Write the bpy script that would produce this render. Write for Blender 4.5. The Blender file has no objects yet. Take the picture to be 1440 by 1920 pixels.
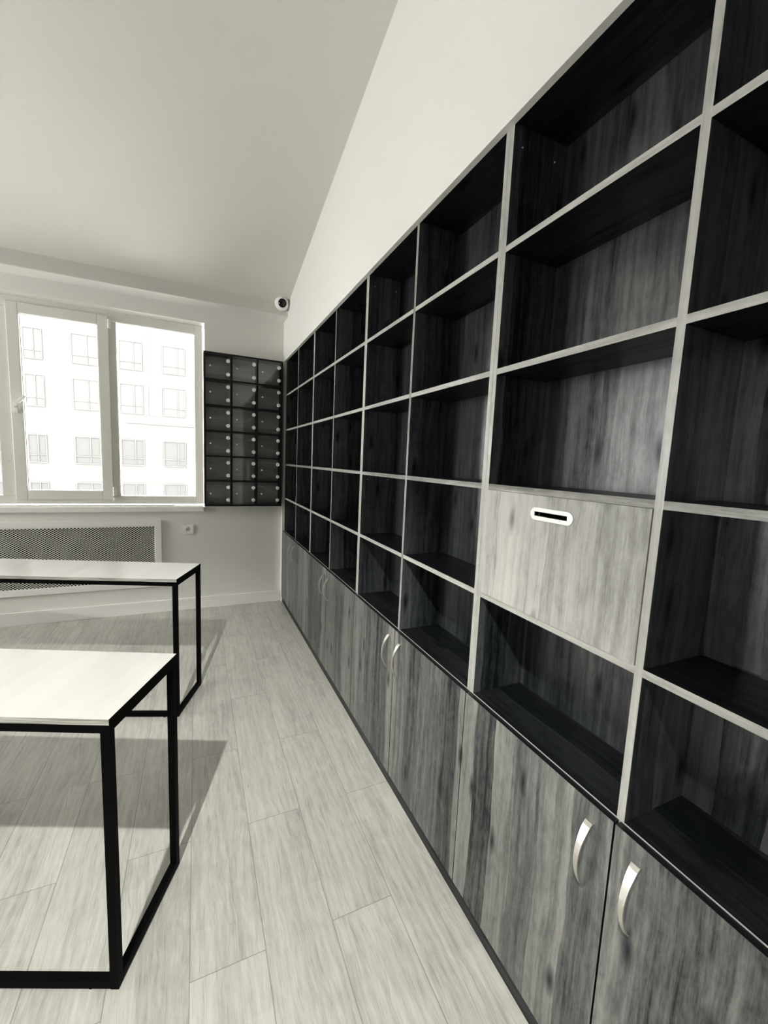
import bpy, bmesh, math, random
from mathutils import Vector, Matrix
C = bpy.context.scene.collection
sc = bpy.context.scene
rnd = random.Random(7)

# ------------------------------------------------------------------ camera
CAM_H = 1.4091
cam = bpy.data.cameras.new('camera')
cam.sensor_fit = 'VERTICAL'; cam.sensor_height = 36.0
cam.lens = 36.0 * 771.56 / 1920.0
cam.clip_start = 0.02; cam.clip_end = 300
cam_o = bpy.data.objects.new('camera', cam); C.objects.link(cam_o)
yaw, pitch, roll = 0.42944, -0.11758, 0.04405
cy, sy, cp, sp = math.cos(yaw), math.sin(yaw), math.cos(pitch), math.sin(pitch)
Fv = Vector((sy*cp, cy*cp, sp)); Rv = Vector((cy, -sy, 0)); Uv = Rv.cross(Fv)
R2 = math.cos(roll)*Rv + math.sin(roll)*Uv; U2 = -math.sin(roll)*Rv + math.cos(roll)*Uv
M = Matrix((R2, U2, -Fv)).transposed().to_4x4(); M.translation = Vector((0, 0, CAM_H))
cam_o.matrix_world = M
sc.camera = cam_o

# ------------------------------------------------------------------ view, world, daylight
sc.view_settings.view_transform = 'Standard'
sc.view_settings.look = 'None'
sc.view_settings.exposure = 2.02
sc.view_settings.gamma = 1.0
sc.view_settings.use_curve_mapping = False
sc.cycles.use_denoising = True
sc.cycles.max_bounces = 10
sc.cycles.diffuse_bounces = 6
sc.cycles.transparent_max_bounces = 12
sc.cycles.sample_clamp_indirect = 8.0
SKY = 8.0
w = bpy.data.worlds.new('World'); sc.world = w; w.use_nodes = True
bg = w.node_tree.nodes['Background']
bg.inputs[0].default_value = (1.0, 0.993, 0.972, 1); bg.inputs[1].default_value = SKY

# window openings: (x or y range, z range) ; back wall windows at y=4.05, left wall at x=-4.6
WZ0, WZ1 = 0.945, 2.545
W1 = (-2.06, 0.0715)
W2 = (-4.45, -2.45)
W3 = (2.3, 3.85)
W4 = (-2.6, -1.6)
YB = 4.05; XL = -4.6; YF = -3.6; XR = 0.75
def portal(name, loc, rot, sx, sy_):
    l = bpy.data.lights.new(name, 'AREA'); l.shape = 'RECTANGLE'; l.size = sx; l.size_y = sy_
    l.cycles.is_portal = True
    o = bpy.data.objects.new(name, l); C.objects.link(o); o.location = loc; o.rotation_euler = rot
for nm, (a, b) in (('window_portal', W1), ('window_portal', W2)):
    portal(nm, ((a+b)/2, YB+0.3, (WZ0+WZ1)/2), (math.radians(-90), 0, 0), b-a, WZ1-WZ0)
for nm, (a, b) in (('window_portal', W3), ('window_portal', W4)):
    portal(nm, (XL-0.3, (a+b)/2, (WZ0+WZ1)/2), (0, math.radians(-90), 0), WZ1-WZ0, b-a)

# ------------------------------------------------------------------ helpers
def tag(o, label=None, cat=None, group=None, kind=None):
    if label: o['label'] = label
    if cat: o['category'] = cat
    if group: o['group'] = group
    if kind: o['kind'] = kind
    return o
def empty(name, loc, rz=0.0, **k):
    o = bpy.data.objects.new(name, None); C.objects.link(o)
    o.location = loc; o.rotation_euler = (0, 0, rz); o.empty_display_size = 0.1
    return tag(o, **k)
def link(name, me, mats, parent=None, org=None, smooth=False):
    for m in (mats if isinstance(mats, (list, tuple)) else [mats]): me.materials.append(m)
    o = bpy.data.objects.new(name, me); C.objects.link(o)
    if parent is not None:
        o.parent = parent
    if smooth:
        for p in me.polygons: p.use_smooth = True
    return o
class MB:
    """collects boxes and polygons into one mesh; coordinates are relative to org"""
    def __init__(s, org=(0, 0, 0)): s.bm = bmesh.new(); s.org = Vector(org)
    def box(s, x0, x1, y0, y1, z0, z1, front=0, mat=0):
        v = [s.bm.verts.new(Vector(p)-s.org) for p in ((x0,y0,z0),(x1,y0,z0),(x1,y1,z0),(x0,y1,z0),(x0,y0,z1),(x1,y0,z1),(x1,y1,z1),(x0,y1,z1))]
        fs = [(3,2,1,0),(4,5,6,7),(0,1,5,4),(2,3,7,6),(1,2,6,5),(0,4,7,3)]
        for i, f in enumerate(fs):
            F = s.bm.faces.new([v[k] for k in f]); F.material_index = (front if i == 5 else mat)
        return s
    def bar(s, a, b, wd, ht, up=(0,0,1), mat=0):
        a = Vector(a)-s.org; b = Vector(b)-s.org; d = (b-a).normalized(); u = Vector(up)
        sd = d.cross(u).normalized(); u = sd.cross(d).normalized()
        vs = []
        for p in (a, b):
            for (i, j) in ((-1,-1),(1,-1),(1,1),(-1,1)):
                vs.append(s.bm.verts.new(p + sd*i*wd/2 + u*j*ht/2))
        for f in ((0,1,2,3),(7,6,5,4),(0,4,5,1),(1,5,6,2),(2,6,7,3),(3,7,4,0)):
            s.bm.faces.new([vs[k] for k in f]).material_index = mat
        return s
    def cyl(s, c, axis, r, h, n=24, r2=None, mat=0):
        c = Vector(c)-s.org; ax = Vector(axis).normalized(); r2 = r if r2 is None else r2
        t = ax.orthogonal().normalized(); b = ax.cross(t)
        lo = [s.bm.verts.new(c + (t*math.cos(2*math.pi*i/n)+b*math.sin(2*math.pi*i/n))*r) for i in range(n)]
        hi = [s.bm.verts.new(c + ax*h + (t*math.cos(2*math.pi*i/n)+b*math.sin(2*math.pi*i/n))*r2) for i in range(n)]
        s.bm.faces.new(lo[::-1]).material_index = mat; s.bm.faces.new(hi).material_index = mat
        for i in range(n): s.bm.faces.new((lo[i], lo[(i+1)%n], hi[(i+1)%n], hi[i])).material_index = mat
        return s
    def lathe(s, c, axis, prof, n=32):
        c = Vector(c)-s.org; ax = Vector(axis).normalized(); t = ax.orthogonal().normalized(); b = ax.cross(t)
        rings = []
        for (r, h) in prof:
            if r < 1e-6: rings.append([s.bm.verts.new(c+ax*h)])
            else: rings.append([s.bm.verts.new(c + ax*h + (t*math.cos(2*math.pi*i/n)+b*math.sin(2*math.pi*i/n))*r) for i in range(n)])
        for A, B in zip(rings[:-1], rings[1:]):
            for i in range(n):
                if len(A) == 1 and len(B) == 1: continue
                if len(A) == 1: s.bm.faces.new((A[0], B[i], B[(i+1)%n]))
                elif len(B) == 1: s.bm.faces.new((A[i], A[(i+1)%n], B[0]))
                else: s.bm.faces.new((A[i], A[(i+1)%n], B[(i+1)%n], B[i]))
        return s
    def poly(s, pts, mat=0):
        s.bm.faces.new([s.bm.verts.new(Vector(p)-s.org) for p in pts]).material_index = mat; return s
    def build(s, name, mats, parent=None, smooth=False, bevel=0.0, fix=True):
        if fix: bmesh.ops.recalc_face_normals(s.bm, faces=s.bm.faces[:])
        me = bpy.data.meshes.new(name); s.bm.to_mesh(me); s.bm.free()
        o = link(name, me, mats, parent, smooth=smooth)
        if parent is None: o.location = s.org
        if bevel:
            m = o.modifiers.new('bevel', 'BEVEL'); m.width = bevel; m.segments = 2; m.limit_method = 'ANGLE'
        return o

# ------------------------------------------------------------------ materials
def newmat(name):
    m = bpy.data.materials.new(name); m.use_nodes = True; nt = m.node_tree
    return m, nt, nt.nodes['Principled BSDF']
def N(nt, t, **k):
    n = nt.nodes.new(t)
    for a, b in k.items(): setattr(n, a, b)
    return n
def plain(name, col, rough=0.6, metal=0.0, spec=0.5, bump=0.0, bscale=200, var=0.0):
    m, nt, b = newmat(name)
    b.inputs['Base Color'].default_value = (*col, 1); b.inputs['Roughness'].default_value = rough
    b.inputs['Metallic'].default_value = metal; b.inputs['Specular IOR Level'].default_value = spec
    if bump or var:
        g = N(nt, 'ShaderNodeNewGeometry'); nz = N(nt, 'ShaderNodeTexNoise'); nz.inputs['Scale'].default_value = bscale
        nt.links.new(g.outputs['Position'], nz.inputs['Vector'])
        if bump:
            bp = N(nt, 'ShaderNodeBump'); bp.inputs['Strength'].default_value = bump; bp.inputs['Distance'].default_value = 0.002
            nt.links.new(nz.outputs['Fac'], bp.inputs['Height']); nt.links.new(bp.outputs['Normal'], b.inputs['Normal'])
        if var:
            n2 = N(nt, 'ShaderNodeTexNoise'); n2.inputs['Scale'].default_value = 1.7
            nt.links.new(g.outputs['Position'], n2.inputs['Vector'])
            r = N(nt, 'ShaderNodeValToRGB')
            r.color_ramp.elements[0].position = 0.3; r.color_ramp.elements[1].position = 0.7
            r.color_ramp.elements[0].color = (*[c*(1-var) for c in col], 1); r.color_ramp.elements[1].color = (*col, 1)
            nt.links.new(n2.outputs['Fac'], r.inputs['Fac']); nt.links.new(r.outputs['Color'], b.inputs['Base Color'])
    return m
def ramp(nt, stops):
    r = N(nt, 'ShaderNodeValToRGB'); e = r.color_ramp.elements
    while len(e) < len(stops): e.new(0.5)
    for i, (p, c) in enumerate(stops):
        e[i].position = p; e[i].color = (*c, 1) if isinstance(c, tuple) else (c, c, c, 1)
    return r
def mathn(nt, op, a, b=None, clamp=False):
    n = N(nt, 'ShaderNodeMath', operation=op); n.use_clamp = clamp
    for i, v in enumerate((a, b)):
        if v is None: continue
        if isinstance(v, (int, float)): n.inputs[i].default_value = v
        else: nt.links.new(v, n.inputs[i])
    return n.outputs[0]
def vmul(nt, v, s):
    n = N(nt, 'ShaderNodeVectorMath', operation='MULTIPLY'); nt.links.new(v, n.inputs[0]); n.inputs[1].default_value = s
    return n.outputs[0]
def noise(nt, v, scale, detail=3, rough=0.55, dist=0.0):
    n = N(nt, 'ShaderNodeTexNoise'); n.inputs['Scale'].default_value = scale; n.inputs['Detail'].default_value = detail
    n.inputs['Roughness'].default_value = rough; n.inputs['Distortion'].default_value = dist
    nt.links.new(v, n.inputs['Vector']); return n.outputs['Fac']
def wave(nt, v, scale, dist, detail=2.0, dscale=1.0):
    n = N(nt, 'ShaderNodeTexWave', wave_type='BANDS', bands_direction='X', wave_profile='SIN')
    n.inputs['Scale'].default_value = scale; n.inputs['Distortion'].default_value = dist
    n.inputs['Detail'].default_value = detail; n.inputs['Detail Scale'].default_value = dscale
    nt.links.new(v, n.inputs['Vector']); return n.outputs['Fac']
def wood(name, axis, dark, mid, light, rough=0.35, spec=0.5, off=(0,0,0), fine=1.0, knots=True, board=1.0, contrast=1.35):
    """printed wood decor with the grain along axis (1 y, 2 z, 0 x); the pattern stays with the place of the board"""
    m, nt, b = newmat(name)
    g = N(nt, 'ShaderNodeNewGeometry')
    ad = N(nt, 'ShaderNodeVectorMath', operation='ADD'); nt.links.new(g.outputs['Position'], ad.inputs[0]); ad.inputs[1].default_value = off
    sx = N(nt, 'ShaderNodeSeparateXYZ'); nt.links.new(ad.outputs[0], sx.inputs[0])
    oth = [i for i in range(3) if i != axis]
    across = mathn(nt, 'ADD', sx.outputs[oth[0]], sx.outputs[oth[1]]); along = sx.outputs[axis]
    cv = N(nt, 'ShaderNodeCombineXYZ'); nt.links.new(across, cv.inputs[0]); nt.links.new(along, cv.inputs[1]); P = cv.outputs[0]
    # gentle sideways wander of the grain
    w1 = mathn(nt, 'SUBTRACT', noise(nt, vmul(nt, P, (3.2, 1.9, 1)), 1.0, 3, 0.55), 0.5)
    ac2 = mathn(nt, 'ADD', across, mathn(nt, 'MULTIPLY', w1, 0.035))
    cq = N(nt, 'ShaderNodeCombineXYZ'); nt.links.new(ac2, cq.inputs[0]); nt.links.new(along, cq.inputs[1]); Q = cq.outputs[0]
    # boards about 9 cm wide, each with its own tone and its own shift of the figure
    bd_ = mathn(nt, 'FLOOR', mathn(nt, 'DIVIDE', mathn(nt, 'ADD', ac2, mathn(nt, 'MULTIPLY', w1, 0.03)), 0.088/board))
    wn = N(nt, 'ShaderNodeTexWhiteNoise', noise_dimensions='1D'); nt.links.new(bd_, wn.inputs['W'])
    cs = N(nt, 'ShaderNodeCombineXYZ'); nt.links.new(mathn(nt, 'MULTIPLY', wn.outputs['Value'], 7.0), cs.inputs[1]); cs.inputs[0].default_value = 0
    av = N(nt, 'ShaderNodeVectorMath', operation='ADD'); nt.links.new(Q, av.inputs[0]); nt.links.new(cs.outputs[0], av.inputs[1]); B = av.outputs[0]
    n1 = noise(nt, vmul(nt, B, (9, 0.7, 1)), 1.0, 2, 0.5)
    n2 = noise(nt, vmul(nt, B, (42, 2.0, 1)), 1.0, 5, 0.62)
    n3 = noise(nt, vmul(nt, P, (260*fine, 30, 1)), 1.0, 4, 0.7)
    n4 = noise(nt, vmul(nt, B, (22, 13, 1)), 1.0, 5, 0.7, 0.8)
    n5 = noise(nt, vmul(nt, B, (130, 4.5, 1)), 1.0, 3, 0.6)
    wv = wave(nt, vmul(nt, B, (1.0, 0.16, 1)), 9.0, 9.0, 3.0, 1.2)
    terms = ((wn.outputs['Value'], 0.42), (n1, 0.65), (n2, 0.62), (n3, 0.50), (n4, 0.50), (n5, 0.55), (wv, 0.12))
    s = None; tot = 0
    for t_, k_ in terms:
        q = mathn(nt, 'MULTIPLY', t_, k_); s = q if s is None else mathn(nt, 'ADD', s, q); tot += k_*0.5
    s = mathn(nt, 'ADD', mathn(nt, 'MULTIPLY', mathn(nt, 'SUBTRACT', s, tot), contrast), 0.5, True)
    if knots:
        vo = N(nt, 'ShaderNodeTexVoronoi', voronoi_dimensions='2D'); vo.inputs['Scale'].default_value = 1.0
        nt.links.new(vmul(nt, Q, (7.0, 2.1, 1)), vo.inputs['Vector'])
        k = ramp(nt, [(0.0, 0.0), (0.035, 0.25), (0.11, 1.0)]); nt.links.new(vo.outputs['Distance'], k.inputs['Fac'])
        s = mathn(nt, 'MULTIPLY', s, k.outputs['Color'])
    r = ramp(nt, [(0.03, dark), (0.5, mid), (0.95, light)]); nt.links.new(s, r.inputs['Fac'])
    nt.links.new(r.outputs['Color'], b.inputs['Base Color'])
    rr = mathn(nt, 'ADD', mathn(nt, 'MULTIPLY', n2, 0.14), rough-0.07)
    nt.links.new(rr, b.inputs['Roughness']); nt.links.new(mathn(nt, 'MULTIPLY', mathn(nt, 'ADD', mathn(nt, 'MULTIPLY', s, 1.6), 0.2), spec), b.inputs['Specular IOR Level'])
    bp = N(nt, 'ShaderNodeBump'); bp.inputs['Strength'].default_value = 0.12; bp.inputs['Distance'].default_value = 0.001
    nt.links.new(n3, bp.inputs['Height']); nt.links.new(bp.outputs['Normal'], b.inputs['Normal'])
    return m
CD, CM, CL = (0.007,0.0088,0.010), (0.036,0.041,0.043), (0.080,0.087,0.088)  # carcass, back and shelves: same oak as the fronts, darkened in place of shade
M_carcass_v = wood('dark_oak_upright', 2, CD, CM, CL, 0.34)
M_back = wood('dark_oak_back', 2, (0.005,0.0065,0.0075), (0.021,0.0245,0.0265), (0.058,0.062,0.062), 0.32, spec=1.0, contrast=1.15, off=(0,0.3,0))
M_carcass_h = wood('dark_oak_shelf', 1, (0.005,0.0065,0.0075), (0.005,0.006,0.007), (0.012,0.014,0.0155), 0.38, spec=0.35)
M_door = wood('grey_oak_front', 2, (0.016,0.020,0.022), (0.102,0.106,0.101), (0.225,0.225,0.208), 0.36, spec=0.6, contrast=1.3)
M_flap = wood('pale_oak_flap', 2, (0.17,0.172,0.162), (0.40,0.396,0.37), (0.53,0.522,0.488), 0.36, contrast=1.0, off=(0,2.2,0.4))  # same oak as the doors, lightened: the light on it is in the colour
M_edge_v = wood('oak_edge_upright', 2, (0.19,0.188,0.175), (0.36,0.356,0.333), (0.48,0.473,0.443), 0.35, knots=False, fine=1.4, board=0.5)  # edges of the same oak; the brightness of light is put into the colour
M_edge_h = wood('oak_edge_level', 1, (0.19,0.188,0.175), (0.36,0.356,0.333), (0.48,0.473,0.443), 0.35, knots=False, fine=1.4, board=0.5)
M_plinth = wood('dark_plinth', 1, (0.005,0.0065,0.0075), (0.010,0.012,0.013), (0.022,0.025,0.027), 0.45, spec=0.3)
M_wall = plain('wall_paint', (0.80,0.792,0.757), 0.55, bump=0.05, bscale=160)
M_wallb = plain('window_wall_paint', (0.79,0.782,0.745), 0.55, bump=0.05, bscale=160)
M_walld = plain('grey_wall_paint', (0.20,0.20,0.195), 0.6)  # walls out of view; grey chosen to cut bounce light and haze
M_beam = plain('beam_paint', (0.66,0.652,0.615), 0.6)
M_ceil = plain('ceiling_paint', (0.70,0.69,0.64), 0.8, bump=0.05, bscale=160)
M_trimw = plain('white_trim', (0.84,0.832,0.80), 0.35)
M_upvc = plain('white_upvc', (0.76,0.745,0.69), 0.3)
M_cap = plain('polished_cap', (0.95,0.94,0.91), 0.3)
M_gasket = plain('rubber_gasket', (0.02,0.02,0.02), 0.6)
M_black = plain('black_powder_coat', (0.0015,0.0016,0.0017), 0.6, spec=0.04)
M_cavity = plain('dark_cavity', (0.01,0.01,0.01), 0.9, spec=0.1)
M_metal = plain('satin_nickel', (0.72,0.70,0.66), 0.32, metal=1.0)
M_plate = plain('matt_aluminium', (0.80,0.785,0.75), 0.4, metal=0.6)
M_white_plastic = plain('white_plastic', (0.88,0.87,0.84), 0.35)
M_dome = plain('dark_dome', (0.004,0.004,0.004), 0.08)
M_screen = plain('painted_screen', (0.78,0.77,0.73), 0.5)
M_lock = plain('black_locker_board', (0.005,0.0062,0.0075), 0.45, spec=0.3)
M_lockback = wood('grey_locker_back', 0, (0.44,0.437,0.42), (0.54,0.536,0.512), (0.62,0.615,0.585), 0.4, knots=False)
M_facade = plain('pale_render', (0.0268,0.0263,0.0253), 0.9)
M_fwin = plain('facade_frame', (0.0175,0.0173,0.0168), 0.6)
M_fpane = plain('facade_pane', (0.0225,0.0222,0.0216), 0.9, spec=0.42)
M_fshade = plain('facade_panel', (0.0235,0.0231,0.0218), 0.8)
def glass(name, gl=0.10, rough=0.02, tint=(0.97,0.975,0.97), f0=0.04):
    m = bpy.data.materials.new(name); m.use_nodes = True; nt = m.node_tree
    nt.nodes.remove(nt.nodes['Principled BSDF']); out = nt.nodes['Material Output']
    t = N(nt, 'ShaderNodeBsdfTransparent'); t.inputs[0].default_value = (*tint, 1)
    g = N(nt, 'ShaderNodeBsdfGlossy'); g.inputs['Roughness'].default_value = rough; g.inputs[0].default_value = (1,1,1,1)
    fr = N(nt, 'ShaderNodeFresnel'); fr.inputs[0].default_value = 1.5
    mx = N(nt, 'ShaderNodeMixShader'); nt.links.new(fr.outputs[0], mx.inputs[0])
    nt.links.new(t.outputs[0], mx.inputs[1]); nt.links.new(g.outputs[0], mx.inputs[2]); nt.links.new(mx.outputs[0], out.inputs['Surface'])
    return m
M_glass = glass('window_glass')
M_lglass = glass('locker_glass', tint=(0.97,0.97,0.97))
# plywood table top
def plytop():
    m, nt, b = newmat('birch_top'); g = N(nt, 'ShaderNodeTexCoord')
    n = noise(nt, vmul(nt, g.outputs['Object'], (1.2, 14, 14)), 1.0, 4, 0.6, 0.3)
    r = ramp(nt, [(0.3, (0.50,0.494,0.472)), (0.7, (0.55,0.543,0.52))]); nt.links.new(n, r.inputs['Fac'])
    nt.links.new(r.outputs['Color'], b.inputs['Base Color']); b.inputs['Roughness'].default_value = 0.24; b.inputs['Specular IOR Level'].default_value = 0.6
    return m
def plyedge():
    m, nt, b = newmat('birch_ply_edge'); g = N(nt, 'ShaderNodeTexCoord')
    v = vmul(nt, g.outputs['Object'], (7, 7, 330)); n = noise(nt, v, 1.0, 2, 0.5)
    r = ramp(nt, [(0.36, (0.16,0.16,0.14)), (0.62, (0.44,0.43,0.38))]); nt.links.new(n, r.inputs['Fac'])
    nt.links.new(r.outputs['Color'], b.inputs['Base Color']); b.inputs['Roughness'].default_value = 0.5
    return m
M_ptop = plytop(); M_pedge = plyedge()
# floor: laminate, boards 0.2 m x 0.9 m along y
def floormat():
    m, nt, b = newmat('pale_laminate'); g = N(nt, 'ShaderNodeNewGeometry')
    sx = N(nt, 'ShaderNodeSeparateXYZ'); nt.links.new(g.outputs['Position'], sx.inputs[0])
    X, Y = sx.outputs[0], sx.outputs[1]
    row = mathn(nt, 'DIVIDE', mathn(nt, 'ADD', X, 10.03), 0.2)
    rowi = mathn(nt, 'FLOOR', row); fx = mathn(nt, 'FRACT', row)
    odd = mathn(nt, 'MODULO', rowi, 2.0)
    yy = mathn(nt, 'DIVIDE', mathn(nt, 'ADD', mathn(nt, 'ADD', Y, 7.044-0.0), mathn(nt, 'MULTIPLY', odd, 0.45)), 0.9)
    bi = mathn(nt, 'FLOOR', yy); fy = mathn(nt, 'FRACT', yy)
    def rand(a, b_, k):
        cv = N(nt, 'ShaderNodeCombineXYZ')
        nt.links.new(a, cv.inputs[0]); nt.links.new(b_, cv.inputs[1]); cv.inputs[2].default_value = k
        wn = N(nt, 'ShaderNodeTexWhiteNoise'); nt.links.new(cv.outputs[0], wn.inputs['Vector']); return wn
    r1 = rand(rowi, bi, 0.0)
    # strips inside a board
    strip = mathn(nt, 'FLOOR', mathn(nt, 'MULTIPLY', row, 3.0))
    sy2 = mathn(nt, 'FLOOR', mathn(nt, 'ADD', mathn(nt, 'MULTIPLY', yy, 2.0), mathn(nt, 'MULTIPLY', rand(strip, bi, 3.0).outputs['Value'], 0.8)))
    r2 = rand(strip, sy2, 5.0)
    # grain, shifted per board
    of = N(nt, 'ShaderNodeVectorMath', operation='SCALE'); nt.links.new(r1.outputs['Color'], of.inputs[0]); of.inputs[3].default_value = 9.0
    ad = N(nt, 'ShaderNodeVectorMath', operation='ADD'); nt.links.new(g.outputs['Position'], ad.inputs[0]); nt.links.new(of.outputs[0], ad.inputs[1])
    P = ad.outputs[0]
    wn = N(nt, 'ShaderNodeTexNoise'); wn.inputs['Scale'].default_value = 1.0; wn.inputs['Detail'].default_value = 3
    nt.links.new(vmul(nt, P, (6, 2.4, 1)), wn.inputs['Vector'])
    sb = N(nt, 'ShaderNodeVectorMath', operation='SUBTRACT'); nt.links.new(wn.outputs['Color'], sb.inputs[0]); sb.inputs[1].default_value = (0.5,)*3
    wa = N(nt, 'ShaderNodeVectorMath', operation='ADD'); nt.links.new(P, wa.inputs[0]); nt.links.new(vmul(nt, sb.outputs[0], (0.08, 0, 0)), wa.inputs[1])
    Q = wa.outputs[0]
    n2 = noise(nt, vmul(nt, Q, (34, 2.4, 1)), 1.0, 5, 0.65)
    n3 = noise(nt, vmul(nt, Q, (210, 14, 1)), 1.0, 4, 0.7)
    n4 = noise(nt, vmul(nt, P, (13, 7, 1)), 1.0, 6, 0.7, 0.8)
    n6 = wave(nt, vmul(nt, P, (1.0, 0.16, 1)), 11.0, 12.0, 3.0, 1.0)
    s = mathn(nt, 'ADD', mathn(nt, 'ADD', mathn(nt, 'MULTIPLY', n2, 0.65), mathn(nt, 'MULTIPLY', n6, 0.12)), mathn(nt, 'MULTIPLY', n3, 0.85))
    s = mathn(nt, 'ADD', s, mathn(nt, 'MULTIPLY', n4, 0.55))
    s = mathn(nt, 'ADD', s, mathn(nt, 'MULTIPLY', r1.outputs['Value'], 0.10))
    s = mathn(nt, 'ADD', s, mathn(nt, 'MULTIPLY', r2.outputs['Value'], 0.16))
    s = mathn(nt, 'ADD', mathn(nt, 'MULTIPLY', mathn(nt, 'SUBTRACT', s, 1.215), 1.05), 0.5, True)
    r = ramp(nt, [(0.0, (0.20,0.200,0.188)), (0.28, (0.375,0.370,0.338)), (0.60, (0.50,0.492,0.450)), (1.0, (0.61,0.60,0.555))])
    nt.links.new(s, r.inputs['Fac'])
    pr = ramp(nt, [(0.30, 0.0), (0.40, 1.0)]); nt.links.new(noise(nt, vmul(nt, Q, (120, 3.2, 1)), 1.0, 4, 0.7, 0.5), pr.inputs['Fac'])
    pm = N(nt, 'ShaderNodeMix', data_type='RGBA'); nt.links.new(pr.outputs['Color'], pm.inputs[0]); pm.inputs[6].default_value = (0.30,0.297,0.275,1); nt.links.new(r.outputs['Color'], pm.inputs[7])
    # seams
    ex = mathn(nt, 'MULTIPLY', mathn(nt, 'MINIMUM', fx, mathn(nt, 'SUBTRACT', 1.0, fx)), 0.2)
    ey = mathn(nt, 'MULTIPLY', mathn(nt, 'MINIMUM', fy, mathn(nt, 'SUBTRACT', 1.0, fy)), 0.9)
    e = mathn(nt, 'MINIMUM', ex, ey)
    se = ramp(nt, [(0.0, 1.0), (1.0, 0.0)]); nt.links.new(mathn(nt, 'DIVIDE', e, 0.0016), se.inputs['Fac'])
    mx = N(nt, 'ShaderNodeMix', data_type='RGBA'); nt.links.new(se.outputs['Color'], mx.inputs[0])
    nt.links.new(pm.outputs[2], mx.inputs[6]); mx.inputs[7].default_value = (0.16,0.155,0.14,1)
    nt.links.new(mx.outputs[2], b.inputs['Base Color'])
    nt.links.new(mathn(nt, 'ADD', mathn(nt, 'MULTIPLY', n2, 0.15), 0.28), b.inputs['Roughness'])
    bp = N(nt, 'ShaderNodeBump'); bp.inputs['Strength'].default_value = 0.15; bp.inputs['Distance'].default_value = 0.001
    nt.links.new(n3, bp.inputs['Height']); nt.links.new(bp.outputs['Normal'], b.inputs['Normal'])
    return m
M_floor = floormat()

# ------------------------------------------------------------------ the room
def struct(mb, name, mats, **k): return tag(mb.build(name, mats, **k), kind='structure')
struct(MB().box(XL-0.3, 1.05, YF-0.2, YB+0.3, -0.12, 0.0), 'floor', M_floor)
# sloped ceiling: falls towards the window wall
ZB, YBM = 2.772, 3.87
SLOPE = 0.222
def zc(y): return ZB + SLOPE*(YBM-y)
mb = MB(); pts = [(y, zc(y)) for y in (YF-0.2, YB+0.3)]
b0 = [mb.bm.verts.new((x, y, z+dz)) for (y, z) in pts for dz in (0, 0.15) for x in (XL-0.3, 1.05)]
for f in ((0,1,5,4),(2,6,7,3),(0,2,3,1),(4,5,7,6),(0,4,6,2),(1,3,7,5)): mb.bm.faces.new([b0[i] for i in f])
struct(mb, 'ceiling', M_ceil)
# walls
def wall_holes(name, fixed, lo, hi, thick, holes, axis, ztop, mats=M_wall):
    """wall along an axis with rectangular holes [(a,b,z0,z1)]; fixed = inner face coordinate"""
    mb = MB(); cur = lo
    def put(a, b, z0, z1):
        if axis == 'x': mb.box(a, b, min(fixed, fixed+thick), max(fixed, fixed+thick), z0, z1)
        else: mb.box(min(fixed, fixed+thick), max(fixed, fixed+thick), a, b, z0, z1)
    for (a, b, z0, z1) in sorted(holes):
        put(cur, a, 0, ztop); put(a, b, 0, z0); put(a, b, z1, ztop); cur = b
    put(cur, hi, 0, ztop)
    return struct(mb, name, mats)
wall_holes('wall_back', YB, XL, XR+0.02, 0.26, [(W2[0],W2[1],WZ0,WZ1),(W1[0],W1[1],WZ0,WZ1)], 'x', 2.80, M_wallb)
wall_holes('wall_left', XL, YF, YB+0.26, -0.26, [(W4[0],W4[1],WZ0,WZ1),(W3[0],W3[1],WZ0,WZ1)], 'y', 4.4, M_walld)
struct(MB().box(XL, 1.05, YF-0.2, YF, 0, 4.5), 'wall_front', M_walld)
# right wall with the niche for the bookcases
mb = MB()
mb.box(XR, 1.05, YF, -0.032, 0, 4.45)
mb.box(XR, 1.05, 4.0035, YB+0.26, 0, 2.3075)
NZ = 2.335
mb.box(XR, 0.7695, -0.032, 4.0035, 2.3075, NZ); mb.box(XR, 1.05, 4.0035, YB+0.26, 2.3075, NZ)
v = [mb.bm.verts.new(p) for p in ((XR,-0.032,NZ),(1.05,-0.032,NZ),(1.05,YB+0.26,NZ),(XR,YB+0.26,NZ),(XR,-0.032,zc(-0.032)),(1.05,-0.032,zc(-0.032)),(1.05,YB+0.26,zc(YB+0.26)),(XR,YB+0.26,zc(YB+0.26)))]
for f in ((3,2,1,0),(4,5,6,7),(0,1,5,4),(2,3,7,6),(1,2,6,5),(0,4,7,3)): mb.bm.faces.new([v[i] for i in f])
mb.box(0.968, 1.05, -0.032, 4.0035, 0, 2.335)
struct(mb, 'wall_right', M_wall)
# boxed beam over the windows
struct(MB().box(XL, XR, YBM, YB, 2.668, 2.90), 'trim_1', M_beam)
struct(MB().box(XL, XR, YBM+0.004, YB, 2.6645, 2.668), 'trim_4', M_trimw)  # added pale strip: bounced light under the beam put into its white
# baseboards
struct(MB().box(XL, 0.742, YB-0.015, YB, 0, 0.108), 'baseboard_back', M_trimw, bevel=0.003)
struct(MB().box(XL, XL+0.015, YF, YB-0.015, 0, 0.108), 'baseboard_left', M_trimw, bevel=0.003)

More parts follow.
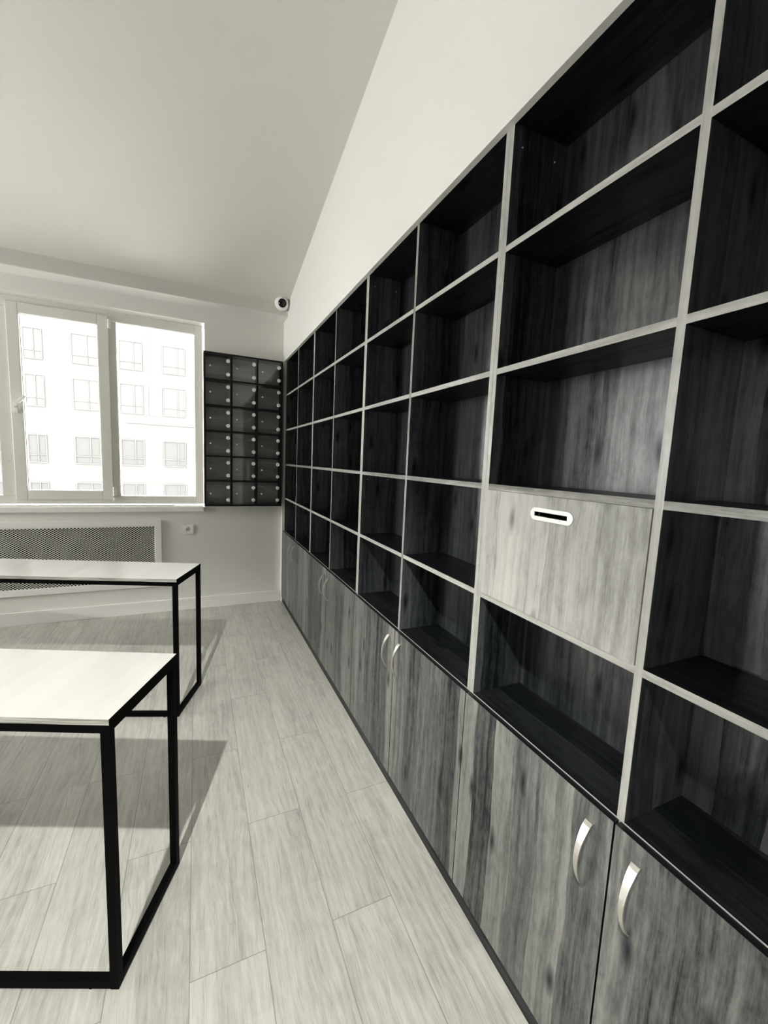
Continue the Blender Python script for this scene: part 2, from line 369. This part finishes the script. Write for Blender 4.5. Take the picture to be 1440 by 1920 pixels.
# ------------------------------------------------------------------ windows
def frame_rect(mb, x0, x1, z0, z1, w_, y0, y1, wl=None, wr=None, wt=None, wb=None):
    wl = w_ if wl is None else wl; wr = w_ if wr is None else wr; wt = w_ if wt is None else wt; wb = w_ if wb is None else wb
    mb.box(x0, x0+wl, y0, y1, z0, z1); mb.box(x1-wr, x1, y0, y1, z0, z1)
    mb.box(x0+wl, x1-wr, y0, y1, z1-wt, z1); mb.box(x0+wl, x1-wr, y0, y1, z0, z0+wb)
def gasket(x0, x1, z0, z1, y, parent, t=0.004):
    mb = MB(parent.location); frame_rect(mb, x0-t, x1+t, z0-t, z1+t, t*1.3, y-0.003, y+0.003)
    return mb.build('gasket', M_gasket, parent)
def pane(x0, x1, z0, z1, y, parent):
    return MB(parent.location).box(x0-0.003, x1+0.003, y, y+0.006, z0-0.003, z1+0.003).build('glass_pane', M_glass, parent)
win = tag(empty('window_1', (-1.0, 4.17, 0.965)), kind='structure')
org = win.location
XW0, XW1 = -2.045, 0.054
FY = 4.17
# fixed frame with two mullions
mb = MB(org); frame_rect(mb, XW0, XW1, 0.960, 2.546, 0.06, FY, FY+0.07, wr=0.062, wt=0.078, wb=0.068, wl=0.062)
mb.box(-1.389, -1.295, FY+0.0002, FY+0.07, 1.028, 2.468); mb.box(-0.690, -0.600, FY+0.0002, FY+0.07, 1.028, 2.468)
mb.build('frame', M_upvc, win, bevel=0.004)
# opening sash in the middle
mb = MB(org); frame_rect(mb, -1.303, -0.651, 0.998, 2.503, 0.075, FY-0.018, FY+0.055, wt=0.08, wb=0.074)
sash = mb.build('sash', M_upvc, win, bevel=0.004)
for (x0, x1, z0, z1, y, p) in ((-1.983,-1.389,1.028,2.468,FY+0.03,win), (-0.600,-0.008,1.028,2.468,FY+0.03,win)):
    pane(x0, x1, z0, z1, y, p); gasket(x0, x1, z0, z1, y-0.010, p)
MB(org).box(-1.231, -0.723, FY+0.02, FY+0.026, 1.069, 2.426).build('glass_pane', M_glass, win)
gasket(-1.228, -0.726, 1.072, 2.423, FY+0.012, win)
# handle of the sash: rosette and slanting lever
mb = MB(org); mb.box(-1.283, -1.257, FY-0.030, FY-0.018, 1.675, 1.755)
mb.cyl((-1.270, FY-0.030, 1.722), (0,-1,0), 0.010, 0.03, 16)
mb.bar((-1.277, FY-0.062, 1.714), (-1.196, FY-0.066, 1.806), 0.020, 0.011, up=(0,1,0))
mb.build('window_handle', M_white_plastic, win, bevel=0.002)
for (z0, z1) in ((2.405, 2.478), (1.030, 1.107)):
    mb = MB(org); mb.cyl((-0.645, FY-0.016, z0), (0,0,1), 0.0085, z1-z0, 14)
    mb.box(-0.645, -0.628, FY-0.012, FY, z0+0.004, z1-0.004)
    mb.build('hinge', M_white_plastic, win)
MB(org).cyl((-0.645, FY-0.012, 0.992), (0,0,1), 0.010, 0.026, 14).box(-0.66, -0.63, FY-0.012, FY, 0.992, 1.012).build('hinge', M_white_plastic, win)
# small drill caps on the mullion, as on the photo
for (x, z) in ((-1.345,2.19),(-1.347,1.90),(-1.345,1.30)):
    MB(org).cyl((x, FY-0.003, z), (0,1,0), 0.005, 0.004, 12).build('screw_cap', M_white_plastic, win)
# the other windows of the room (outside the picture) light it
def simple_window(name, x0, x1, z0, z1, y, n):
    wo = tag(empty(name, ((x0+x1)/2, y, z0)), kind='structure'); o = wo.location
    mb = MB(o); frame_rect(mb, x0, x1, z0, z1, 0.065, y, y+0.07)
    for i in range(1, n):
        xm = x0 + (x1-x0)*i/n; mb.box(xm-0.05, xm+0.05, y, y+0.07, z0+0.065, z1-0.065)
    mb.build('frame', M_upvc, wo)
    MB(o).box(x0+0.06, x1-0.06, y+0.03, y+0.036, z0+0.06, z1-0.06).build('glass_pane', M_glass, wo)
    return wo
simple_window('window_2', W2[0]+0.01, W2[1]-0.01, 0.96, 2.54, FY, 2)
for nm, (a, b) in (('window_3', W3), ('window_4', W4)):
    wo = simple_window(nm, -(b-a)/2+0.01, (b-a)/2-0.01, 0.96, 2.54, 0.0, 3)
    wo.rotation_euler = (0, 0, math.radians(90)); wo.location = (XL-0.12, (a+b)/2, 0.96)
    # children were made about the empty's first place (0, 0): the turn carries them round
# sill board with an air grille
sill = tag(empty('trim_2', (-1.0, 4.05, 0.905)), kind='structure')
MB(sill.location).box(-2.16, 0.0595, 4.020, 4.172, 0.906, 0.950).build('sill_board', M_trimw, sill, bevel=0.005)
mb = MB(sill.location); mb.box(-2.0, -0.19, 4.085, 4.094, 0.950, 0.957); mb.box(-2.0, -0.19, 4.122, 4.131, 0.950, 0.957)
for i in range(14): mb.box(-2.0+i*0.1385, -1.985+i*0.1385, 4.094, 4.122, 0.950, 0.957)
mb.build('vent_grille', M_trimw, sill)
MB(sill.location).box(-1.985, -0.205, 4.094, 4.122, 0.9502, 0.9512).build('vent_slot', M_fwin, sill)
tag(MB().box(-4.4, -2.7, 4.020, 4.172, 0.906, 0.945).build('trim_3', M_trimw), kind='structure')

# ------------------------------------------------------------------ bookcases
S = 0.016
ZT = 2.3230; DZ = 0.3224
XF, XBK = 0.770, 0.957
UB = [-0.0286, 0.9780, 1.9846, 2.9912, 3.9978]
def handle_mesh(org, ycen, xdoor, z0, z1):
    mb = MB(org); n = 22; rows = []
    for i in range(n+1):
        t = i/n; z = z1 + (z0-z1)*t
        bow = 0.030*math.sin(math.pi*min(1, t*1.0))**0.75 + 0.001
        wd = 0.0036 + 0.0052*(1-t)**1.6
        th = 0.0035
        rows.append([mb.bm.verts.new(Vector(p)-mb.org) for p in ((xdoor-bow-th, ycen-wd, z),(xdoor-bow-th, ycen+wd, z),(xdoor-bow+0.001, ycen+wd, z),(xdoor-bow+0.001, ycen-wd, z))])
    for a, b in zip(rows[:-1], rows[1:]):
        for k in range(4): mb.bm.faces.new((a[k], a[(k+1)%4], b[(k+1)%4], b[k]))
    mb.bm.faces.new(rows[0][::-1]); mb.bm.faces.new(rows[-1])
    return mb
LABELS = ['tall built-in grey oak bookcase nearest the camera, with a pale slotted flap in one compartment',
          'tall built-in grey oak bookcase next to the one with the slotted flap, all compartments open',
          'tall built-in grey oak bookcase, second from the window wall, all compartments open',
          'tall built-in grey oak bookcase in the corner at the window wall beside the small locker']
for u in range(4):
    y0, y1 = UB[u], UB[u+1]; ym = (y0+y1)/2
    bc = empty('bookcase', (0.86, ym, 0), label=LABELS[u], cat='bookcase', group='built-in bookcases along the right wall')
    o = bc.location
    z_top0 = ZT - S/2
    for (a, b) in ((y0, y0+S), (y1-S, y1)):
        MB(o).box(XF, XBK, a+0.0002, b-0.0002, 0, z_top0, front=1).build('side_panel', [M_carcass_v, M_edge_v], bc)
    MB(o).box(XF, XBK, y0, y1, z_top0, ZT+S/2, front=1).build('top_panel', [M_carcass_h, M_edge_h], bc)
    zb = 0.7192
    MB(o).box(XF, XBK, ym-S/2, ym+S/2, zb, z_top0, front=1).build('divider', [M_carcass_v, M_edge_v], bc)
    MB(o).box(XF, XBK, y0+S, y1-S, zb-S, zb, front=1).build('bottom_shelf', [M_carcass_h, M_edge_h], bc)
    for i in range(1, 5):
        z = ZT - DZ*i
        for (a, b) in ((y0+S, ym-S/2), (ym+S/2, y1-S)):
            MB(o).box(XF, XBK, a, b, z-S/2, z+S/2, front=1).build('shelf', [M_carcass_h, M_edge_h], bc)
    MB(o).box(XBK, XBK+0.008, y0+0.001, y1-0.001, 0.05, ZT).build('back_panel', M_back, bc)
    MB(o).box(0.762, 0.778, y0+S if u == 0 else y0, y1, 0.0, 0.056).build('plinth', M_plinth, bc)
    for side in (0, 1):
        a, b = ((y0+0.0018, ym-0.0022) if side == 0 else (ym+0.0022, y1-0.0018))
        dm = MB(o).box(0.7535, 0.7693, a, b, 0.057, 0.7165); dm.bm.faces.ensure_lookup_table()
        for f_ in dm.bm.faces:
            f_.normal_update()
            if abs(f_.normal.x) < 0.5: f_.material_index = 1  # door edges darkened with the shelf wood in place of shade
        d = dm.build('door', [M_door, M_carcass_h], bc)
        yc = ym + (-0.0515 if side == 0 else 0.0515)
        hm = handle_mesh(o, yc, 0.7535, 0.524, 0.676)
        h = hm.build('handle', M_metal, d, smooth=False)
        for p in h.data.polygons: p.use_smooth = False
    # little screw caps seen inside some compartments
    if u == 0:
        for (z, x) in ((2.262, 0.800), (2.262, 0.915)):
            MB(o).cyl((x, y1-S, z), (0,-1,0), 0.0022, 0.0015, 12).build('screw_cap', M_white_plastic, bc)
    if u == 1:
        for zz in (2.262, 1.325):
            for x in (0.800, 0.915):
                MB(o).cyl((x, y1-S, zz), (0,-1,0), 0.0022, 0.0015, 12).build('screw_cap', M_white_plastic, bc)
    if u == 0:
        # loose panel lying against the back of the near column, fourth row
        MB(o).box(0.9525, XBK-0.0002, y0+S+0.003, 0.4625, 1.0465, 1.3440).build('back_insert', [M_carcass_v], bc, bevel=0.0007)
        # lightened flap with a posting slot, in the far column, fourth row
        za, zc_ = 1.0410+0.0005, 1.3478-0.0008
        ya, yb_ = ym+S/2+0.0015, y1-S-0.0015
        fl = MB(o)
        sy0, sy1, sz0, sz1 = 0.672, 0.772, 1.2965, 1.3075
        for (p, q, r, s_) in ((ya, sy0, za, zc_), (sy1, yb_, za, zc_), (sy0, sy1, za, sz0), (sy0, sy1, sz1, zc_)):
            fl.box(0.768, 0.784, p, q, r, s_)
        bmesh.ops.remove_doubles(fl.bm, verts=fl.bm.verts[:], dist=1e-5)
        flap = fl.build('flap_door', M_flap, bc)
        # aluminium slot plate: stadium ring
        pl = MB(o); yc_, zc2 = 0.7205, 1.3018; hl, rr_ = 0.0645-0.0152, 0.0152; n = 14
        outer = [(yc_+hl+rr_*math.cos(t), zc2+rr_*math.sin(t)) for t in [(-math.pi/2+math.pi*i/n) for i in range(n+1)]] + \
                [(yc_-hl+rr_*math.cos(t), zc2+rr_*math.sin(t)) for t in [(math.pi/2+math.pi*i/n) for i in range(n+1)]]
        hole = []
        for (yy_, zz_) in outer:
            # nearest point on the slot rectangle
            hole.append((min(max(yc_+(yy_-yc_)*5, sy0), sy1) if abs(yy_-yc_) > hl*0.999 else min(max(yy_, sy0), sy1), sz1 if zz_ > zc2+1e-6 else (sz0 if zz_ < zc2-1e-6 else zz_)))
        for x_, flip in ((0.7655, 0),):
            vo = [pl.bm.verts.new(Vector((x_, y_, z_))-pl.org) for (y_, z_) in outer]
            vh = [pl.bm.verts.new(Vector((x_, y_, z_))-pl.org) for (y_, z_) in hole]
            vo2 = [pl.bm.verts.new(Vector((0.768, y_, z_))-pl.org) for (y_, z_) in outer]
            vh2 = [pl.bm.verts.new(Vector((0.780, y_, z_))-pl.org) for (y_, z_) in hole]
            L = len(outer)
            for i in range(L):
                j = (i+1) % L
                for q in ((vo[i], vo[j], vh[j], vh[i]), (vo[i], vo2[i], vo2[j], vo[j]), (vh[i], vh[j], vh2[j], vh2[i])):
                    try: pl.bm.faces.new(q)
                    except ValueError: pass
        bmesh.ops.remove_doubles(pl.bm, verts=pl.bm.verts[:], dist=1e-6)
        pl.build('slot_plate', M_plate, flap)

# ------------------------------------------------------------------ tables
def table(N_, ang, frt, length, depth, label):
    """N_ = near right corner on plan; ang = direction of the end edge; frt = direction of the front edge"""
    T = 0.0215
    root = empty('table', (N_[0], N_[1], 0), rz=ang, label=label, cat='table', group='narrow black framed tables')
    # local: +x along the end edge (depth), +y towards the left end along the front edge
    H = 0.766; ply = 0.016
    mb = MB(); mb.box(-0.001, depth+0.001, -0.001, length, H-ply, H, front=1, mat=1)
    for f in mb.bm.faces:
        f.normal_update()
    bmesh.ops.recalc_face_normals(mb.bm, faces=mb.bm.faces[:])
    for f in mb.bm.faces: f.material_index = 0 if f.normal.z > 0.5 else (2 if abs(f.normal.y) > 0.5 else 1)  # end edges black: their shade is put into the colour
    mb.build('tabletop', [M_ptop, M_pedge, M_black], root, bevel=0.0006)
    hz = H-ply
    for (x, y) in ((0,0), (depth-T,0), (0,length-T), (depth-T,length-T)):
        MB().box(x, x+T, y, y+T, 0.004, hz-T).build('leg', M_black, root)
    g = 0.0005
    MB().box(0, T, 0, length, hz-T, hz-g).build('top_rail', M_black, root)
    MB().box(depth-T, depth, 0, length, hz-T, hz-g).build('top_rail', M_black, root)
    for y in (0, length-T): MB().box(T, depth-T, y, y+T, hz-T, hz-g).build('top_rail', M_black, root)
    MB().box(0, T, T, length-T, 0.006, 0.006+T).build('floor_rail', M_black, root)
    for y in (0, length-T): MB().box(T, depth-T, y, y+T, 0.006, 0.006+T).build('floor_rail', M_black, root)
    for (x, y) in ((T/2, 0.075), (T/2, length-0.075), (depth-T/2, 0.011), (depth-T/2, length-0.011)):
        MB().cyl((x, y, 0), (0,0,1), 0.009, 0.006, 14).build('glide', M_black, root)
    return root
S_ = 0.77
table((-0.2590*S_, 1.441*S_), math.radians(67.2), 0, 1.5, 0.3445, 'nearer of the two narrow pale-topped tables with black square-tube frames')
table((-0.1315*S_, 3.017*S_), math.radians(69.8), 0, 1.5, 0.338, 'farther narrow pale-topped table with black frame, in front of the radiator screen')

# ------------------------------------------------------------------ locker by the window
lk = empty('locker_cabinet', (0.393, 3.99, 0.963), label='small black wall locker with eighteen glass doors between window and bookcases', cat='locker')
o = lk.location
LX0, LX1, LZ0, LZ1, LY0, LY1 = 0.0605, 0.7255, 0.963, 2.288, 3.930, 4.0495
t = 0.0145
MB(o).box(LX0, LX1, LY0, LY1, LZ1-t, LZ1).build('top_panel', M_lock, lk)
MB(o).box(LX0, LX1, LY0, LY1, LZ0, LZ0+t).build('bottom_panel', M_lock, lk)
for (a, b) in ((LX0, LX0+t), (LX1-t, LX1)):
    MB(o).box(a, b, LY0, LY1, LZ0+t, LZ1-t).build('side_panel', M_lock, lk)
cw = (LX1-LX0-4*t)/3; rh = (LZ1-LZ0-7*t)/6
for i in (1, 2):
    x = LX0 + i*(cw+t)
    MB(o).box(x, x+t, LY0, LY1-0.006, LZ0+t, LZ1-t).build('divider', M_lock, lk)
for c in range(3):
    for r in range(1, 6):
        x = LX0+t+c*(cw+t); z = LZ0 + r*(rh+t)
        MB(o).box(x, x+cw, LY0+0.004, LY1-0.006, z, z+t).build('shelf', M_lock, lk)
MB(o).box(LX0+t, LX1-t, LY1-0.006, LY1, LZ0+t, LZ1-t).build('back_panel', M_lockback, lk)
for c in range(3):
    for r in range(6):
        x = LX0+t+c*(cw+t); z = LZ0+t+r*(rh+t)
        g = MB(o).box(x+0.002, x+cw-0.002, LY0+0.003, LY0+0.007, z+0.002, z+rh-0.002).build('glass_door', M_lglass, lk)
        for dz in (0.044, 0.157):
            MB(o).lathe((x+cw-0.0215, LY0+0.0029, z+dz), (0,-1,0), [(0.0,0.0),(0.016,0.0),(0.016,0.003),(0.014,0.0045),(0.006,0.0045),(0.005,0.0035),(0.0,0.0035)], 24).build('hinge_cap', M_cap, g)
        MB(o).lathe((x+0.036, LY0+0.0029, z+0.102), (0,-1,0), [(0.0,0.0),(0.003,0.0),(0.003,0.008),(0.0072,0.011),(0.0072,0.016),(0.0,0.017)], 18).build('knob', M_cap, g)

# ------------------------------------------------------------------ radiator grille
rg = empty('radiator_grille', (-1.15, 4.04, 0.24), label='white perforated radiator screen in a flat frame below the window sill', cat='radiator cover')
o = rg.location
mb = MB(o); frame_rect(mb, -2.05, -0.2855, 0.2405, 0.8335, 0.05, 4.028, 4.0495)
mb.build('frame', M_trimw, rg, bevel=0.002)
# diamond lattice with real holes
px, pz = 0.0243, 0.0172
x0, x1, z0, z1 = -2.0, -0.3355, 0.2905, 0.7835
bm = bmesh.new(); Y0 = 4.036
nx = int((x1-x0)/px)+1; nz = int((z1-z0)/(pz/2))+1
hx, hz_ = px/2, pz/2
rx, rz = 0.0080, 0.0056
cache = {}
def vv(x, z):
    x = min(max(x, x0), x1); z = min(max(z, z0), z1)
    k = (round(x, 5), round(z, 5))
    if k not in cache: cache[k] = bm.verts.new((x-o[0], Y0-o[1], z-o[2]))
    return cache[k]
for j in range(nz+1):
    for i in range(nx+1):
        cx_ = x0 + i*px + (hx if j % 2 else 0); cz_ = z0 + j*hz_
        if cx_ > x1+hx or cz_ > z1+hz_: continue
        C4 = [(cx_+hx, cz_), (cx_, cz_+hz_), (cx_-hx, cz_), (cx_, cz_-hz_)]
        inside = x0+rx < cx_ < x1-rx and z0+rz < cz_ < z1-rz
        if not inside:
            vs = []
            for p in C4:
                v_ = vv(*p)
                if v_ not in vs: vs.append(v_)
            if len(vs) >= 3:
                try: bm.faces.new(vs)
                except ValueError: pass
            continue
        ring = [bm.verts.new((cx_+rx*math.cos(a)-o[0], Y0-o[1], cz_+rz*math.sin(a)-o[2])) for a in [math.pi*k/4 for k in range(8)]]
        for k in range(4):
            a, b = vv(*C4[k]), vv(*C4[(k+1) % 4])
            r0, r1, r2 = ring[2*k], ring[2*k+1], ring[(2*k+2) % 8]
            try:
                bm.faces.new((a, r1, r0)) ; bm.faces.new((a, b, r1)); bm.faces.new((b, r2, r1))
            except ValueError: pass
bmesh.ops.recalc_face_normals(bm, faces=bm.faces[:])
me = bpy.data.meshes.new('perforated_panel'); bm.to_mesh(me); bm.free()
pp = link('perforated_panel', me, M_screen, rg)
md = pp.modifiers.new('solid', 'SOLIDIFY'); md.thickness = 0.003; md.offset = 0
MB(o).box(-2.0, -0.3355, 4.0455, 4.0490, 0.2905, 0.7835).build('backing', M_cavity, rg)

# ------------------------------------------------------------------ socket
sk = empty('power_socket', (-0.0728, 4.05, 0.745), label='white square power socket on the wall between the radiator screen and the bookcases', cat='socket')
o = sk.location
mb = MB(o); L = 0.0425
n = 32; outer = []; ringv = []
yf = 4.040
for i in range(n):
    a = 2*math.pi*i/n + math.pi/4; c_, s_ = math.cos(a), math.sin(a); k = L/max(abs(c_), abs(s_))
    outer.append((c_*k, s_*k)); ringv.append((c_*0.0205, s_*0.0205))
vo = [mb.bm.verts.new(Vector((-0.0728+a, yf, 0.745+b))-mb.org) for a, b in outer]
vr = [mb.bm.verts.new(Vector((-0.0728+a, yf, 0.745+b))-mb.org) for a, b in ringv]
vb = [mb.bm.verts.new(Vector((-0.0728+a, 4.0495, 0.745+b))-mb.org) for a, b in outer]
for i in range(n):
    j = (i+1) % n
    mb.bm.faces.new((vo[i], vo[j], vr[j], vr[i])); mb.bm.faces.new((vo[i], vb[i], vb[j], vo[j]))
mb.build('face_plate', M_white_plastic, sk)
mb = MB(o); mb.lathe((-0.0728, 4.040, 0.745), (0,1,0), [(0.0205,0.0),(0.0205,0.008),(0.0,0.008)], 32)
mb.build('socket_well', M_screen, sk)
for dx in (-0.0095, 0.0095):
    MB(o).cyl((-0.0728+dx, 4.0475, 0.745), (0,1,0), 0.0028, 0.001, 12).build('pin_hole', M_cavity, sk)
for dz in (-0.017, 0.017):
    MB(o).box(-0.0758, -0.0698, 4.0405, 4.0475, 0.745+dz-0.002, 0.745+dz+0.002).build('earth_clip', M_metal, sk)

# ------------------------------------------------------------------ security camera on the beam
sv = empty('security_camera', (0.692, 3.86, 2.75), label='white dome security camera with dark eye on the boxed beam in the corner', cat='security camera')
o = sv.location
ax = Vector((-0.10, -1.0, -0.30)).normalized(); c0 = Vector((0.692, 3.868, 2.762))
MB(o).lathe(c0, (0,-1,0), [(0,0),(0.060,0.0),(0.062,0.012),(0.060,0.022),(0.054,0.034)], 36).build('mount', M_white_plastic, sv, smooth=True)
prof = [(0.056, 0.0)] + [(0.060*math.cos(a), 0.022+0.060*math.sin(a)) for a in [math.radians(x) for x in range(0, 55, 6)]]
MB(o).lathe(c0+Vector((0,-0.012,0)), ax, prof, 36).build('housing', M_white_plastic, sv, smooth=True)
ce = c0 + Vector((0,-0.012,0)) + ax*0.040
prof = [(0.0405*math.sin(a), 0.0405*math.cos(a)) for a in [math.radians(x) for x in range(0, 100, 8)]]
MB(o).lathe(ce, ax, prof, 32).build('dome', M_dome, sv, smooth=True)

# ------------------------------------------------------------------ pendant spot above and behind the camera (throws the table shadows)
LP = Vector((-0.616, -0.281, 2.95))
pl_ = empty('pendant_lamp', LP, label='white metal pendant spot hanging from the sloped ceiling', cat='lamp')
ztop = zc(LP.y)
MB(LP).cyl((LP.x, LP.y, LP.z+0.14), (0,0,1), 0.003, ztop-LP.z-0.14, 10).build('cord', M_white_plastic, pl_)
MB(LP).lathe((LP.x, LP.y, LP.z-0.01), (0,0,1), [(0.09,0.0),(0.075,0.07),(0.04,0.13),(0.0,0.15)], 32).build('lamp_shade', M_white_plastic, pl_, smooth=True)
sl = bpy.data.lights.new('lamp_beam', 'SPOT'); sl.energy = 110; sl.spot_size = math.radians(72); sl.spot_blend = 0.55
sl.shadow_soft_size = 0.022; sl.color = (1.0, 0.985, 0.94)
so = bpy.data.objects.new('lamp_beam', sl); C.objects.link(so); so.parent = pl_
so.location = (0, 0, -0.03)
d = Vector((-0.45, 1.15, 0)) - LP
so.rotation_euler = d.to_track_quat('-Z', 'Y').to_euler()

# ------------------------------------------------------------------ outside: ground and the pale block of flats across the street
tag(MB().box(-60, 60, 6.5, 70, -9.2, -9.0).build('ground', plain('snowy_ground', (0.78,0.775,0.76), 0.9)), kind='structure')  # ground out of view, made bright to bounce light onto the ceiling
K = 1.65; YA = 33.0
def fz(z): return 1.409 + (z-1.409)*K
bd = empty('apartment_building', (-4.0, YA+3, -9.0), label='pale block of flats with rows of square windows seen through the glass', cat='building')
o = bd.location
MB(o).box(-24, 16, YA, YA+9, -9.0, 36).build('wall', M_facade, bd)  # unseen upper part added to block sky light on the floor
cols = [(-5.83,-5.24,0.55),(-4.36,-3.50,0.60),(-2.81,-1.98,0.62),(-1.27,-0.41,0.66),(0.30,1.10,0.6),(-7.4,-6.6,0.6)]
rows = [(4.72, 5.84),(2.98, 4.16),(0.86, 1.94),(-0.95, 0.12),(6.6,7.7)]
for (a, b, fr) in cols:
    for (p, q) in rows:
        X0, X1, Z0, Z1 = a*K, b*K, fz(p), fz(q)
        xm = X0+(X1-X0)*fr; zm = Z0+(Z1-Z0)*0.28; w_ = 0.045
        mb = MB(o); y_ = YA-0.03
        frame_rect(mb, X0, X1, Z0, Z1, w_, y_-0.03, y_+0.02)
        mb.box(xm-w_/2, xm+w_/2, y_-0.03, y_+0.02, Z0+w_, Z1-w_); mb.box(X0+w_, X1-w_, y_-0.03, y_+0.02, zm-w_/2, zm+w_/2)
        f = mb.build('window_frame', M_fwin, bd)
        MB(o).box(X0+w_, X1-w_, YA-0.012, YA-0.001, Z0+w_, Z1-w_).build('pane', M_fpane if p < 2 else M_facade, f)
for (a, b, p, q) in ((-1.98,-1.78,4.72,6.6),(-1.98,-1.78,2.9,4.25),(-1.78,-1.27,2.95,4.2),(-0.41,-0.15,4.72,5.7),(-0.41,-0.12,0.8,1.9),(-1.98,-1.27,-1.0,0.1)):
    MB(o).box(a*K+0.03, b*K-0.03, YA-0.02, YA-0.001, fz(p), fz(q)).build('facade_panel', M_fshade, bd)
MB(o).box(-2.6*K, 0.0*K, YA-0.06, YA-0.001, fz(2.60), fz(2.66)).build('ledge', M_fwin, bd)
